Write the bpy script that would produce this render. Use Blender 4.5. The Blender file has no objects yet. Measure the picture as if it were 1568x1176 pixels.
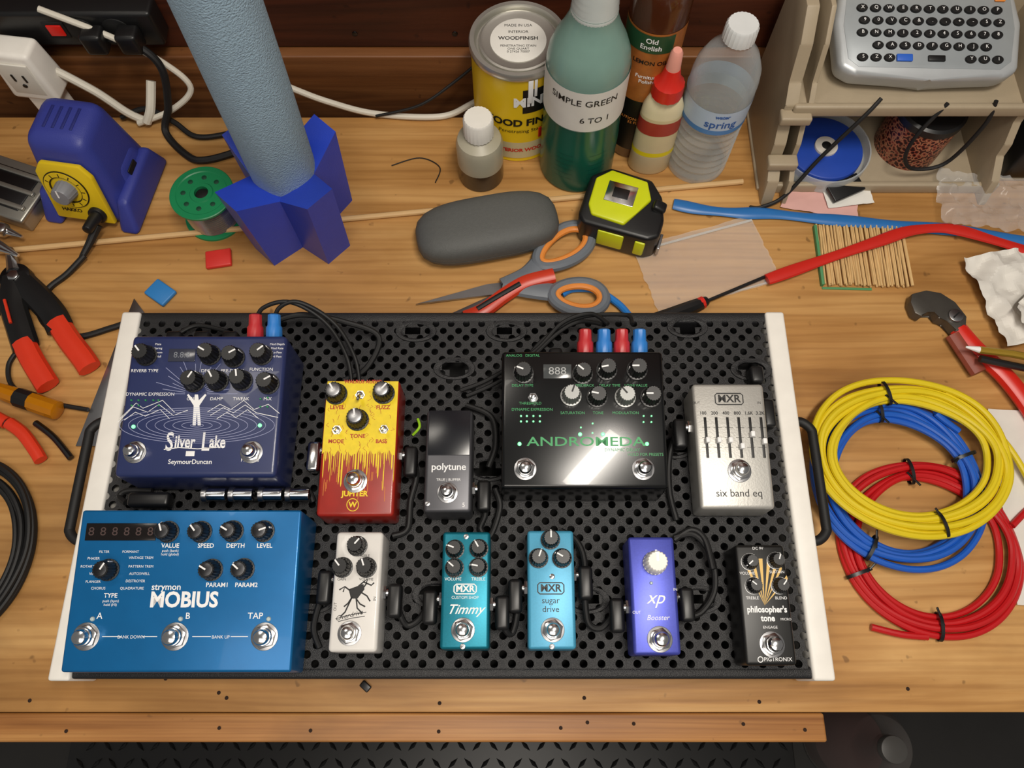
import bpy, bmesh, math, random
from mathutils import Vector, Matrix, Euler, noise
random.seed(4)
K=.001
D=bpy.data
sc=bpy.context.scene
try: sc.view_settings.view_transform='Standard'
except Exception: pass
# ---------------------------------------------------------------- materials
def lin(h):
    h=h.lstrip('#'); o=[]
    for i in (0,2,4):
        c=int(h[i:i+2],16)/255
        o.append(c/12.92 if c<=.04045 else ((c+.055)/1.055)**2.4)
    return (*o,1)
def M(name,hx,rough=.5,metal=0,var=.08,vs=60,bump=0,bs=600,emit=0,trans=0,coat=0,clear=None,edge=.55):
    m=D.materials.new(name); m.use_nodes=True; nt=m.node_tree; N=nt.nodes; L=nt.links
    b=N['Principled BSDF']; c=lin(hx)
    tc=N.new('ShaderNodeTexCoord')
    n=N.new('ShaderNodeTexNoise'); n.inputs['Scale'].default_value=vs; n.inputs['Detail'].default_value=4
    L.new(tc.outputs['Object'],n.inputs['Vector'])
    r=N.new('ShaderNodeMix'); r.data_type='RGBA'
    r.inputs[6].default_value=tuple(x*(1-var) for x in c[:3])+(1,)
    r.inputs[7].default_value=tuple(min(1,x*(1+var)) for x in c[:3])+(1,)
    L.new(n.outputs[0],r.inputs[0]); L.new(r.outputs[2],b.inputs['Base Color'])
    b.inputs['Roughness'].default_value=rough; b.inputs['Metallic'].default_value=metal
    b.inputs['Transmission Weight'].default_value=trans
    b.inputs['Coat Weight'].default_value=coat
    if emit:
        b.inputs['Emission Color'].default_value=c; b.inputs['Emission Strength'].default_value=emit
    if bump:
        n2=N.new('ShaderNodeTexNoise'); n2.inputs['Scale'].default_value=bs
        L.new(tc.outputs['Object'],n2.inputs['Vector'])
        bu=N.new('ShaderNodeBump'); bu.inputs['Strength'].default_value=bump; bu.inputs['Distance'].default_value=.001
        L.new(n2.outputs[0],bu.inputs['Height']); L.new(bu.outputs[0],b.inputs['Normal'])
    if clear is not None:
        t=N.new('ShaderNodeBsdfTransparent'); t.inputs[0].default_value=(.96,.97,.97,1)
        lw=N.new('ShaderNodeLayerWeight'); lw.inputs[0].default_value=.35
        ma=N.new('ShaderNodeMath'); ma.operation='MULTIPLY_ADD'; ma.use_clamp=True
        L.new(lw.outputs['Facing'],ma.inputs[0]); ma.inputs[1].default_value=edge; ma.inputs[2].default_value=clear
        mx=N.new('ShaderNodeMixShader'); L.new(ma.outputs[0],mx.inputs[0])
        L.new(t.outputs[0],mx.inputs[1]); L.new(b.outputs[0],mx.inputs[2])
        L.new(mx.outputs[0],N['Material Output'].inputs[0])
    return m
def wood(name,c0,c1,c2,sc1=(1.6,13,13),fine=(8,210,210),rough=.5,stain='#5a3b1c',stainamt=.45,bump=.25,wamt=.42,famt=.5):
    m=D.materials.new(name); m.use_nodes=True; nt=m.node_tree; N=nt.nodes; L=nt.links
    b=N['Principled BSDF']; tc=N.new('ShaderNodeTexCoord')
    def mp(s,loc=(0,0,0)):
        q=N.new('ShaderNodeMapping'); q.inputs['Scale'].default_value=s; q.inputs['Location'].default_value=loc
        L.new(tc.outputs['Object'],q.inputs[0]); return q
    def nz(s,det=6,dist=0,loc=(0,0,0)):
        n=N.new('ShaderNodeTexNoise'); n.inputs['Scale'].default_value=1; n.inputs['Detail'].default_value=det
        n.inputs['Distortion'].default_value=dist; L.new(mp(s,loc).outputs[0],n.inputs['Vector']); return n
    def ramp(src,*st):
        r=N.new('ShaderNodeValToRGB'); e=r.color_ramp.elements
        e[0].position=st[0][0]; e[0].color=st[0][1]; e[1].position=st[-1][0]; e[1].color=st[-1][1]
        for p,c in st[1:-1]:
            q=e.new(p); q.color=c
        L.new(src,r.inputs[0]); return r
    def mix(a,bb,fac,mode='MIX'):
        r=N.new('ShaderNodeMix'); r.data_type='RGBA'; r.blend_type=mode
        if not isinstance(fac,(int,float)): L.new(fac,r.inputs[0])
        else: r.inputs[0].default_value=fac
        L.new(a,r.inputs[6])
        if isinstance(bb,tuple): r.inputs[7].default_value=bb
        else: L.new(bb,r.inputs[7])
        return r.outputs[2]
    g1=ramp(nz(sc1,7,1.6).outputs[0],(.3,lin(c0)),(.5,lin(c1)),(.7,lin(c2)))
    w=N.new('ShaderNodeTexWave'); w.bands_direction='Y'; w.inputs['Scale'].default_value=1
    w.inputs['Distortion'].default_value=11; w.inputs['Detail'].default_value=3; w.inputs['Detail Scale'].default_value=.6
    L.new(mp((sc1[0]*1.6,sc1[1]*2.2,sc1[2]*2.2)).outputs[0],w.inputs['Vector'])
    wr=ramp(w.outputs[0],(0,(.72,.64,.55,1)),(.35,(1,1,1,1)),(1,(1,1,1,1)))
    c=mix(g1.outputs[0],wr.outputs[0],wamt,'MULTIPLY')
    bl=ramp(nz((4,4.5,4.5),5,.8,(11,4,0)).outputs[0],(.3,(.80,.74,.66,1)),(.62,(1,1,1,1)),(1,(1,1,1,1)))
    c=mix(c,bl.outputs[0],.9,'MULTIPLY')
    fr=ramp(nz(fine,4).outputs[0],(.3,(.74,.7,.66,1)),(.55,(1,1,1,1)),(1,(1.0,1.0,1.0,1)))
    c=mix(c,fr.outputs[0],famt,'MULTIPLY')
    st=ramp(nz((3.2,6,6),8,.5,(3,1,0)).outputs[0],(.56,(0,0,0,1)),(.74,(stainamt,)*3+(1,)))
    c=mix(c,lin(stain),st.outputs[0])
    sp=ramp(nz((70,70,70),2,0,(7,2,0)).outputs[0],(.70,(0,0,0,1)),(.76,(.55,.55,.55,1)))
    c=mix(c,lin(stain),sp.outputs[0])
    L.new(c,b.inputs['Base Color']); b.inputs['Roughness'].default_value=rough
    bu=N.new('ShaderNodeBump'); bu.inputs['Strength'].default_value=bump; bu.inputs['Distance'].default_value=.001
    L.new(nz(fine,4).outputs[0],bu.inputs['Height']); L.new(bu.outputs[0],b.inputs['Normal'])
    return m
BLK=M('black_plastic','#151516',.38,var=.15)
RUB=M('black_rubber','#101011',.6,var=.2)
PWD=M('black_powdercoat','#1d1d1f',.42,var=.15,bump=.5,bs=1500)
WHT=M('white_paint','#f2eee6',.45)
INK=M('white_ink','#f4f4f4',.5)
INKK=M('black_ink','#0c0c0c',.5)
CHR=M('chrome','#dcdcdc',.16,1,var=.03)
STL=M('steel','#a9a9ab',.32,1)
STD=M('dark_steel','#4a4a4c',.35,1)
GRN=M('green_ink','#2c9c58',.45)
LED=M('green_led','#7dffa0',.3,emit=1.5)
REDP=M('red_plastic','#d2281c',.35)
ORG=M('orange_plastic','#e08a3c',.4)
BLUP=M('blue_plastic','#2743b8',.33,bump=.12,bs=900)
YEL=M('yellow_plastic','#e9d61a',.38)
# ---------------------------------------------------------------- helpers
def T(v): return Matrix.Translation(Vector(v)*K)
def Rm(r): return Euler([math.radians(a) for a in r]).to_matrix().to_4x4()
class G:
    def __init__(s,name,loc=(0,0,0),rot=(0,0,0)):
        s.root=D.objects.new(name,None); s.root.empty_display_size=.02
        sc.collection.objects.link(s.root)
        s.root.location=Vector(loc)*K; s.root.rotation_euler=[math.radians(a) for a in rot]
        s.fr=Matrix.Identity(4); s.loc=Vector(loc)
    def link(s,ob,loc,rot):
        sc.collection.objects.link(ob); ob.parent=s.root
        ob.matrix_basis=s.fr@T(loc)@Rm(rot); return ob
    def put(s,name,bm,mat,loc=(0,0,0),rot=(0,0,0),ang=35):
        bmesh.ops.recalc_face_normals(bm,faces=bm.faces)
        for v in bm.verts: v.co*=K
        me=D.meshes.new(name); bm.to_mesh(me); bm.free()
        me.shade_smooth()
        try: me.set_sharp_from_angle(angle=math.radians(ang))
        except Exception: pass
        for q in (mat if isinstance(mat,(list,tuple)) else [mat]): me.materials.append(q)
        return s.link(D.objects.new(name,me),loc,rot)
    def tx(s,body,x,y,size,mat=None,bold=0,shear=0,rot=0,z=.12,al='CENTER',sx=1,name='lettering'):
        cu=D.curves.new(name,'FONT'); cu.body=body; cu.size=size*K; cu.offset=bold*K; cu.shear=shear
        cu.align_x=al; cu.align_y='CENTER'; cu.resolution_u=3
        cu.materials.append(mat or INK)
        o=s.link(D.objects.new(name,cu),(x,y,z),(0,0,rot)); 
        if sx!=1: o.matrix_basis=o.matrix_basis@Matrix.Diagonal((sx,1,1,1))
        return o
    def wrap(s,body,R,z,size,mat,a0=0,bold=0,shear=0):
        cu=D.curves.new('lettering','FONT'); cu.body=body; cu.size=size; cu.offset=bold; cu.shear=shear
        cu.align_x='CENTER'; cu.align_y='CENTER'; cu.resolution_u=3
        o=D.objects.new('tmp',cu); sc.collection.objects.link(o)
        bpy.context.view_layer.update()
        me=D.meshes.new_from_object(o); D.objects.remove(o)
        a0=math.radians(a0)
        for v in me.vertices:
            a=a0+v.co.x/R; v.co=Vector((R*math.sin(a),-R*math.cos(a),z+v.co.y))*K
        me.materials.clear(); me.materials.append(mat)
        return s.link(D.objects.new('label_lettering',me),(0,0,0),(0,0,0))
def bev(bm,b,seg=3,edges=None):
    if b>0: bmesh.ops.bevel(bm,geom=edges or bm.edges[:],offset=b,segments=seg,profile=.5,affect='EDGES',clamp_overlap=True)
    return bm
def hexa(v,b=0,seg=3):
    bm=bmesh.new(); q=[bm.verts.new(p) for p in v]
    for f in ((0,3,2,1),(4,5,6,7),(0,1,5,4),(1,2,6,5),(2,3,7,6),(3,0,4,7)): bm.faces.new([q[i] for i in f])
    return bev(bm,b,seg)
def bx(sx,sy,sz,b=0,seg=3):
    x,y=sx/2,sy/2
    return hexa([(-x,-y,0),(x,-y,0),(x,y,0),(-x,y,0),(-x,-y,sz),(x,-y,sz),(x,y,sz),(-x,y,sz)],b,seg)
def frus(bs,ts,h,off=(0,0),b=0,seg=4):
    x,y=bs[0]/2,bs[1]/2; X,Y=ts[0]/2,ts[1]/2; a,c=off
    return hexa([(-x,-y,0),(x,-y,0),(x,y,0),(-x,y,0),(a-X,c-Y,h),(a+X,c-Y,h),(a+X,c+Y,h),(a-X,c+Y,h)],b,seg)
def lat(prof,seg=40,fn=None):
    bm=bmesh.new(); rings=[]
    for r,z in prof:
        if r<=0: rings.append([bm.verts.new((0,0,z))])
        else:
            rings.append([bm.verts.new(((r if fn is None else fn(r,a,z))*math.cos(a),(r if fn is None else fn(r,a,z))*math.sin(a),z)) for a in [2*math.pi*i/seg for i in range(seg)]])
    for A,B in zip(rings,rings[1:]):
        for i in range(seg):
            j=(i+1)%seg
            if len(A)==1 and len(B)==1: continue
            if len(A)==1: bm.faces.new((A[0],B[i],B[j]))
            elif len(B)==1: bm.faces.new((A[i],A[j],B[0]))
            else: bm.faces.new((A[i],A[j],B[j],B[i]))
    return bm
def cut(bm,fn):
    bmesh.ops.delete(bm,geom=[f for f in bm.faces if fn(f.calc_center_median())],context='FACES'); return bm
def cy(r,h,b=.4,seg=32,r2=None):
    r2=r if r2 is None else r2
    return lat([(0,0),(r,0),(r2,h-b),(r2-b*.3,h-b*.3),(r2-b,h),(0,h)],seg)
def prism(pts,h,b=0,seg=2,top=None):
    bm=bmesh.new(); A=[bm.verts.new((p[0],p[1],0)) for p in pts]
    tp=top or pts
    B=[bm.verts.new((p[0],p[1],(p[2] if len(p)>2 else h))) for p in tp]
    bm.faces.new(A[::-1]); bm.faces.new(B); n=len(pts)
    for i in range(n): bm.faces.new((A[i],A[(i+1)%n],B[(i+1)%n],B[i]))
    return bev(bm,b,seg)
def cr(P,n=8,closed=False):
    P=[Vector(p) for p in P]; out=[]; m=len(P)
    for i in range(m if closed else m-1):
        if closed: a,b,c,d=P[(i-1)%m],P[i],P[(i+1)%m],P[(i+2)%m]
        else: a,b,c,d=P[max(i-1,0)],P[i],P[i+1],P[min(i+2,m-1)]
        for k in range(n):
            t=k/n
            out.append(.5*((2*b)+(-a+c)*t+(2*a-5*b+4*c-d)*t*t+(-a+3*b-3*c+d)*t**3))
    if not closed: out.append(P[-1])
    return out
def sw(P,r,seg=10,n=8,closed=False,flat=None,bm=None,taper=None,smooth=True):
    P=cr(P,n,closed) if smooth else [Vector(p) for p in P]
    bm=bm or bmesh.new(); R=[]; m=len(P); prev=None
    for i,p in enumerate(P):
        a=P[(i-1)%m] if closed else P[max(i-1,0)]; b=P[(i+1)%m] if closed else P[min(i+1,m-1)]
        t=(b-a); t=t.normalized() if t.length>0 else Vector((1,0,0))
        if flat or prev is None:
            s=t.cross(Vector((0,0,1)))
            if s.length<.05: s=prev or Vector((1,0,0))
        else: s=prev-t*prev.dot(t)
        s.normalize(); u=s.cross(t); prev=s
        q=taper(i/(m-1)) if taper else 1
        w,h=(flat if flat else (r,r))
        R.append([bm.verts.new(p+s*math.cos(2*math.pi*k/seg)*w*q+u*math.sin(2*math.pi*k/seg)*h*q) for k in range(seg)])
    for i in range(m if closed else m-1):
        A,B=R[i],R[(i+1)%m]
        for k in range(seg): bm.faces.new((A[k],A[(k+1)%seg],B[(k+1)%seg],B[k]))
    if not closed:
        bm.faces.new(R[0][::-1]); bm.faces.new(R[-1])
    return bm
def ribbon(lines,w,z=.12):
    bm=bmesh.new()
    for pts in lines:
        p=[Vector(q[:2]) for q in pts]; L=[];
        for i,a in enumerate(p):
            d=(p[min(i+1,len(p)-1)]-p[max(i-1,0)]); d=d.normalized() if d.length else Vector((1,0)); n=Vector((-d.y,d.x))*w/2
            L.append((bm.verts.new((a.x+n.x,a.y+n.y,z)),bm.verts.new((a.x-n.x,a.y-n.y,z))))
        for (a,b),(c,d) in zip(L,L[1:]): bm.faces.new((a,b,d,c))
    return bm
def flatpoly(polys,z=.1):
    bm=bmesh.new()
    for p in polys: bm.faces.new([bm.verts.new((a,b,z)) for a,b in p])
    return bm
def sheet(w,d,nx,ny,amp,seed=0,fs=.03,crease=0):
    bm=bmesh.new(); V=[]
    def h(x,y):
        v=1.02+noise.noise(Vector((x*fs+seed,y*fs,seed)))+.5*noise.noise(Vector((x*fs*3,y*fs*3+seed,1)))
        if crease: v=v*(1-crease)+crease*2*noise.voronoi(Vector((x*fs*1.4+seed,y*fs*1.4,0)))[0][0]
        return amp*max(v,.05)
    for j in range(ny+1):
        V.append([bm.verts.new((w*(i/nx-.5)+(2.5*noise.noise(Vector((j*.4,seed,0))) if i in(0,nx) else 0),d*(j/ny-.5),h(w*i/nx,d*j/ny))) for i in range(nx+1)])
    for j in range(ny):
        for i in range(nx): bm.faces.new((V[j][i],V[j][i+1],V[j+1][i+1],V[j+1][i]))
    return bm
def knob(g,x,y,r,h,mat=BLK,ang=0,pmat=INK,cap=None,skirt=1.15):
    fl=lambda R,a,z: R*(1+.05*math.cos(a*18)) if z>1.5 else R
    g.put('knob',lat([(0,0),(r*skirt,0),(r*skirt,1.4),(r,1.6),(r*.86,h-.8),(r*.78,h),(0,h)],72,fl),mat,(x,y,0))
    if cap: g.put('knob_cap',cy(r*.66,.5,.15),cap,(x,y,h-.1))
    a=math.radians(ang+90)
    g.put('knob_pointer',bx(r*.76,max(.8,r*.17),.3),pmat,(x+math.cos(a)*r*.40,y+math.sin(a)*r*.40,h+.15+(.3 if cap else 0)),(0,0,ang+90))
    g.put('knob_pointer_side',bx(.5,max(.8,r*.17),h*.6),pmat,(x+math.cos(a)*r*.97,y+math.sin(a)*r*.97,1.5),(0,0,ang+90))
def foot(g,x,y,R=8):
    g.put('switch_washer',cy(R*1.12,.8,.3),STL,(x,y,0))
    g.put('switch_nut',lat([(0,0),(R,0),(R,2.6),(R*.85,3.2),(0,3.2)],6),CHR,(x,y,.8),(0,0,17))
    g.put('switch_collar',cy(R*.74,6,.6),CHR,(x,y,1))
    g.put('switch_button',lat([(0,0),(R*.62,0),(R*.62,9),(R*.52,10.6),(R*.3,11.3),(0,11.5)]),CHR,(x,y,1))
def led(g,x,y,r=1.6,mat=LED): g.put('led',lat([(0,0),(r,0),(r,.5),(r*.7,1.3),(0,1.6)],16),mat,(x,y,0))
def toggle(g,x,y,lean=10):
    g.put('toggle_nut',lat([(0,0),(4,0),(4,1.8),(0,1.8)],6),CHR,(x,y,0)); g.put('toggle_bush',cy(2.7,4,.3),CHR,(x,y,0))
    g.put('toggle_bat',lat([(0,0),(1,0),(1.7,8),(1.2,9.5),(0,9.8)],16),CHR,(x,y,3),(lean,0,0))
def screw(g,x,y,mat=STL): 
    g.put('screw',cy(2.1,.7,.3,20),mat,(x,y,0)); g.put('screw_slot',bx(2.6,.5,.2),INKK,(x,y,.6),(0,0,30))
class Pedal(G):
    def __init__(s,name,x0,x1,y0,y1,hf,hb,mat,ruler,b=3,base=50.3,sag=0):
        G.__init__(s,name,((x0+x1)/2,(y0+y1)/2,base))
        s.w=x1-x0; s.d=y1-y0; s.r=ruler; s.sag=sag; X,Y=s.w/2,s.d/2
        z0=1.5
        s.put('enclosure',hexa([(-X,-Y,z0),(X,-Y,z0),(X,Y,z0),(-X,Y,z0),(-X,-Y,hf),(X,-Y,hf),(X,Y,hb),(-X,Y,hb)],b,4),mat)
        s.put('base_plate',bx(s.w-3,s.d-3,1.6,.3),STD)
        s.a=math.degrees(math.atan2(hb-hf,s.d)); s.fr=T((0,0,(hf+hb)/2))@Rm((s.a,0,0))
    def p(s,px,py):
        tl,tr,bl,br,ty,by=s.r; v=(py-ty)/(by-ty); l=tl+(bl-tl)*v; r=tr+(br-tr)*v
        return ((px-l)/(r-l)-.5)*s.w,(.5-v)*s.d
    def t(s,body,px,py,size,mat=None,**k):
        x,y=s.p(px,py); v=.5-y/s.d; return s.tx(body,x,y-s.sag*4*max(0,v*(1-v)),size,mat,**k)
    def knob(s,px,py,r,h,**k): x,y=s.p(px,py); knob(s,x,y,r,h,**k)
    def foot(s,px,py,R=8): x,y=s.p(px,py); foot(s,x,y,R)
    def lines(s,ls,w,mat,z=.12): s.put('artwork_lines',ribbon([[s.p(*q) for q in l] for l in ls],w,z),mat)
    def polys(s,ps,mat,z=.1): s.put('artwork',flatpoly([[s.p(*q) for q in l] for l in ps],z),mat)
    def side_jack(s,side,y,z=22,L=16,mat=BLK,down=-14):
        fr=s.fr; s.fr=Matrix.Identity(4); X=s.w/2*side
        s.put('jack_nut',cy(5.5,2.5,.3,6),CHR,(X,y,z),(0,90*side,0))
        s.put('plug_shaft',cy(3.2,6,.2,16),CHR,(X,y,z),(0,90*side,0))
        s.put('plug_body',bx(11,L*1.6,12,3),mat,(X+side*9.5,y+down*.45,z-6))
        s.fr=fr
# ---------------------------------------------------------------- room
BENCH=wood('bench_plywood','#a3743c','#c49356','#d8aa6c')
TRIM=wood('trim_pine','#97622f','#b67f45','#cc985a',sc1=(1.2,40,40),stainamt=.8)
DARK=wood('wall_board_wood','#33160c','#532715','#6a3620',sc1=(1.2,10,22),stain='#1a0906')
STUD=wood('stud_wood','#5c3619','#7d4f2a','#946238',sc1=(1.5,10,30),stain='#2c160a')
g=G('workbench')
bm=bx(1500,609,30,1.5,2); g.put('bench_top',bm,BENCH,(0,281.5,-30))
g.put('bench_apron',bx(1480,20,70,1),TRIM,(0,20,-101))
g.put('front_trim_board',bx(1009,22,42,2),TRIM,(-247,-34.5,-42.5))
for x in (-700,700):
    for y in (40,540): g.put('bench_leg',bx(70,70,867,2),TRIM,(x,y,-899))
HOLE=M('nail_hole','#2a170b',.9)
for x,y in ((-244,-8),(-290,3),(-237,-12),(60,-12),(205,-15),(-400,-14),(330,-5),(-60,-16)):
    g.put('nail_hole',cy(1.6,.2,.05,12),HOLE,(x,y,.02))
for x in (-430,-365,-240,-165,-60,40,62,100,190,240):
    g.put('nail_hole',cy(1.5,.2,.05,12),HOLE,(x,-34+random.uniform(-4,4),0))
def wallpart(name,sx,sy,sz,loc,mat,b=1):
    gg=bx(sx,sy,sz,b)
    for v in gg.verts: v.co=(v.co+Vector(loc))*K
    me=D.meshes.new(name); gg.to_mesh(me); gg.free(); me.materials.append(mat)
    o=D.objects.new(name,me); sc.collection.objects.link(o); return o
w=G('wall_back',(0,640,0))
w.put('wall_core',bx(2600,16,2400,0),DARK,(0,14,-900))
z=52; i=0
while z<1400:
    w.put('wall_plank',bx(2600,10,96,1.5),DARK,(random.uniform(-60,60),0,z)); z+=98
w.put('wall_plank',bx(2600,10,500,1.5),STUD,(0,0,-560))
w.put('wall_sill',bx(2600,26,108,2),STUD,(0,-4,-58))
for x in (-165,-60,110): 
    for zz in (70,120): w.put('nail_head',cy(3,1,.3,12),STD,(x,-5,zz),(90,0,0))
FL=M('floor_concrete','#2b2a29',.8,var=.3,vs=8)
o=wallpart('floor',3200,2600,20,(0,-400,-920),FL,0)
g=G('rubber_mat',(-150,-180,-900))
MAT=M('mat_rubber','#1e1e1e',.4)
g.put('mat_base',bx(1350,560,6,2),MAT)
bm=bmesh.new()
for j in range(18):
    for i in range(44):
        x=-650+i*30+(15 if j%2 else 0); y=-260+j*30; a=math.radians(45 if (i+j)%2 else -45)
        c,s_=math.cos(a),math.sin(a); q=[]
        for (u,v,zz) in ((-13,0,6),(0,-4,6),(13,0,6),(0,4,6),(-8,0,10.5),(8,0,10.5)):
            q.append(bm.verts.new((x+u*c-v*s_,y+u*s_+v*c,zz)))
        for f in ((0,1,4),(1,5,4),(1,2,5),(2,3,5),(3,4,5),(3,0,4)): bm.faces.new([q[k] for k in f])
g.put('mat_treads',bm,MAT,ang=20)
# ---------------------------------------------------------------- pedalboard
B=G('pedalboard',(-54,161,0))
x0,x1,y0,y1=-343+54,234+54,6-161,318-161
px_,py_=14.0,7.0
cols=int((x1-x0)/px_); rows=int((y1-y0-8)/py_)
ovals=[(-88+0,  300),(-52,263),(161,304),(-5,300),(-62,66),(-160,62),(60,62),(150,62),(-20,170),(140,190),(215,262)]
ovals=[(a+54,b-161) for a,b in ovals]
angs=[];
for q in range(4):
    base=[0,13.3,26.565,42,58,74] if q%2==0 else [0,16,32,48,63.435,76.7]
    angs+=[math.radians(q*90+a) for a in base]
vs=[];fs=[]
def ring(cx,cy_,hx,hy,r,zt,zb):
    b=len(vs); n=len(angs)
    for a in angs:
        c,s_=math.cos(a),math.sin(a); t=min(hx/abs(c) if abs(c)>1e-6 else 1e9,hy/abs(s_) if abs(s_)>1e-6 else 1e9)
        vs.append((cx+c*t,cy_+s_*t,zt))
    for a in angs: vs.append((cx+r*math.cos(a),cy_+r*math.sin(a),zt))
    for a in angs: vs.append((cx+r*math.cos(a),cy_+r*math.sin(a),zb))
    for i in range(n):
        j=(i+1)%n
        fs.append((b+i,b+j,b+n+j,b+n+i)); fs.append((b+n+i,b+n+j,b+2*n+j,b+2*n+i))
ys=y0+4
for j in range(rows):
    off=px_/2 if j%2 else 0
    for i in range(-1,cols+1):
        cx=x0+px_/2+i*px_+off; cyy=ys+py_/2+j*py_
        if cx-px_/2<x0-8 or cx+px_/2>x1+8: continue
        if any(abs(cx-a)<11 and abs(cyy-b)<6 for a,b in ovals): continue
        ring(cx,cyy,px_/2,py_/2,3.15,50,47.8)
me=D.meshes.new('perforated_deck'); me.from_pydata([tuple(c*K for c in v) for v in vs],[],fs); me.materials.append(PWD)
B.link(D.objects.new('perforated_deck',me),(0,0,0),(0,0,0))
for a,b in ovals:
    B.put('cable_grommet',lat([(19,0),(18.5,1),(15,1.2),(13,.2),(13,-3)],36,lambda r,t,z:r/math.sqrt(math.cos(t)**2+(math.sin(t)/.58)**2)),PWD,(a,b,50.1))
SHADE=M('hole_shade_black','#060606',.9)  # near-black stands in for the shade below the deck holes
B.put('hole_shade_sheet',bx(x1-x0,y1-y0-2,2),SHADE,((x0+x1)/2,0,14))  # dark sheet added beneath the deck so the holes read as shaded
ye=ys+rows*py_
B.put('front_rail',bx(x1-x0+4,9,42,3),PWD,(0,y0+1,8.3)); B.put('back_rail',bx(x1-x0+4,(y1-ye)+4,42,3),PWD,(0,(y1+ye)/2,8.3))
for sd,xx in ((-1,-351+54),(1,242+54)):
    B.put('white_end_rail',bx(17.5,318,44,2.5),WHT,(xx,-1,9))
    B.put('rail_foot',bx(14,20,9,2),RUB,(xx,-120,0)); B.put('rail_foot',bx(14,20,9,2),RUB,(xx,120,0))
    q=xx+sd*8
    B.put('carry_handle',sw([(q,56,34),(q+sd*9,57,34),(q+sd*17,50,34),(q+sd*18,38,34),(q+sd*18,-30,34),(q+sd*17,-42,34),(q+sd*9,-49,34),(q,-48,34)],4.2,14,6),RUB)
    for yy in (-48,56): B.put('handle_mount',cy(7,4,1),RUB,(q-sd*1,yy,34),(0,90*sd,0))
# ---------------------------------------------------------------- pedals
NAVY=M('navy_enamel','#28325e',.35,var=.12,coat=.2)
p=Pedal('reverb_pedal',-314,-186,151,268,49,61,NAVY,(205,435,163,426,520,735),b=4,sag=3.2)
for x,y,a in ((225,553,40),(321,552,60),(357,556,-60),(399,552,-50),(296,594,-30),(332,593,30),(369,592,10),(410,597,-60)): p.knob(x,y,7.6,14,ang=a)
p.foot(200,700); p.foot(386,700); led(p,*p.p(199,662)); led(p,*p.p(398,660))
x,y=p.p(278,552); p.put('led_display',bx(22,11,.8,.3),M('display_glass','#3a3d4a',.15),(x,y,0)); p.tx('8.8.8',x,y,7,M('dim_digit','#7a7f88',.4),z=.9)
p.t('REVERB TYPE',221,572,3.8); p.t('DECAY',318,572,3.8); p.t('PRE-DELAY',354,572,3.8); p.t('FUNCTION',398,570,3.8)
p.t('DYNAMIC EXPRESSION',228,607,3.8); p.t('GRIT',292,614,3.8); p.t('DAMP',330,614,3.8); p.t('TWEAK',368,614,3.8); p.t('MIX',409,614,3.8)
for i,s in enumerate(('Mod Depth','Mod Rate','Lo Pass','Hi Pass')): p.t(s,421,533+i*6,2.6)
for i,s in enumerate(('Plate','Spring','Room','Hall')): p.t(s,243,533+i*6,2.6)
p.t('ilver',280,681,14,bold=.35,sx=.66); p.t('ake',332,681,14,bold=.35,sx=.66); p.t('S',256,681,21,bold=.35,sx=.66); p.t('L',313,681,21,bold=.35,sx=.66)
p.lines([[(246,696),(270,693),(300,695),(338,692)]],.7,INK)
p.t('SeymourDuncan',288,712,5.2,bold=.05); p.t('PRESETS',384,709,4); p.put('logo_mark',bx(7,4,.2,.1),INK,(*p.p(288,702),0))
L=[[(175,655),(200,632),(222,640),(240,628),(262,645),(285,637)],[(178,650),(205,626),(215,634),(246,622),(264,640)],[(185,652),(203,640),(218,646),(242,636),(256,650)],
   [(315,640),(335,628),(352,636),(372,622),(388,636),(410,628),(428,642)],[(320,645),(340,633),(356,641),(374,629),(392,641),(426,648)],[(330,650),(346,640),(360,648),(378,636),(396,650)]]
p.lines(L,.5,INK)
E=[]
for k in range(9):
    a_,b_=10+k*14,2.5+k*3
    E.append([(299+a_*math.cos(t/24*math.pi),660+b_*math.sin(t/24*math.pi)) for t in range(0,49)])
p.lines(E,.34,M('pale_ink','#a4a9cc',.5))
p.lines([[(298+math.cos(a)*r0,612+math.sin(a)*r0*.9),(298+math.cos(a)*r1,612+math.sin(a)*r1*.9)] for a,r0,r1 in [(math.radians(180+i*9),17,40+(i%3)*12) for i in range(21)]],.35,M('pale_ink2','#a4aace',.5))
p.polys([[(296,613),(301,613),(302,622),(312,612),(314,614),(303,630),(305,660),(300,660),(299,640),(297,660),(292,660),(294,630),(284,614),(286,612),(295,622)]],INK)
for x,y in ((198,622),(209,622),(220,622),(232,622),(240,622),(198,630),(209,630),(240,630),(398,620),(409,618),(398,632),(409,632)): led(p,*p.p(x,y),.8,GRN)
GLB=M('gloss_black','#0a0b0c',.2,var=.3,coat=.15)
p=Pedal('delay_pedal',-8.5,123.5,142,254,47,60,GLB,(768,1012,768,1028,543,745),b=3,sag=2.5)
SILK=M('silver_knob','#8f908e',.4,.6)
for x,y,a,m in ((801,577,70,BLK),(891,578,50,BLK),(928,572,100,BLK),(974,572,90,BLK),(874,611,-20,SILK),(914,613,80,BLK),(957,613,40,SILK),(996,613,90,BLK)): p.knob(x,y,7.4,14,ang=a,mat=m,pmat=INK if m==BLK else INKK)
toggle(p,*p.p(816,614)); p.foot(805,718); p.foot(987,718)
x,y=p.p(853,574); p.put('led_display',bx(23,12,.8,.3),M('display_glass2','#4a4d4e',.15),(x,y,0)); p.tx('888',x,y,9,M('dim_digit2','#a7a9a9',.4),z=.9,sx=1.1)
p.t('ANDROMEDA',898,675,10.5,GRN,bold=.1,sx=1.42); p.t('DYNAMIC DELAY',954,687,3.6,GRN)
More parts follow.
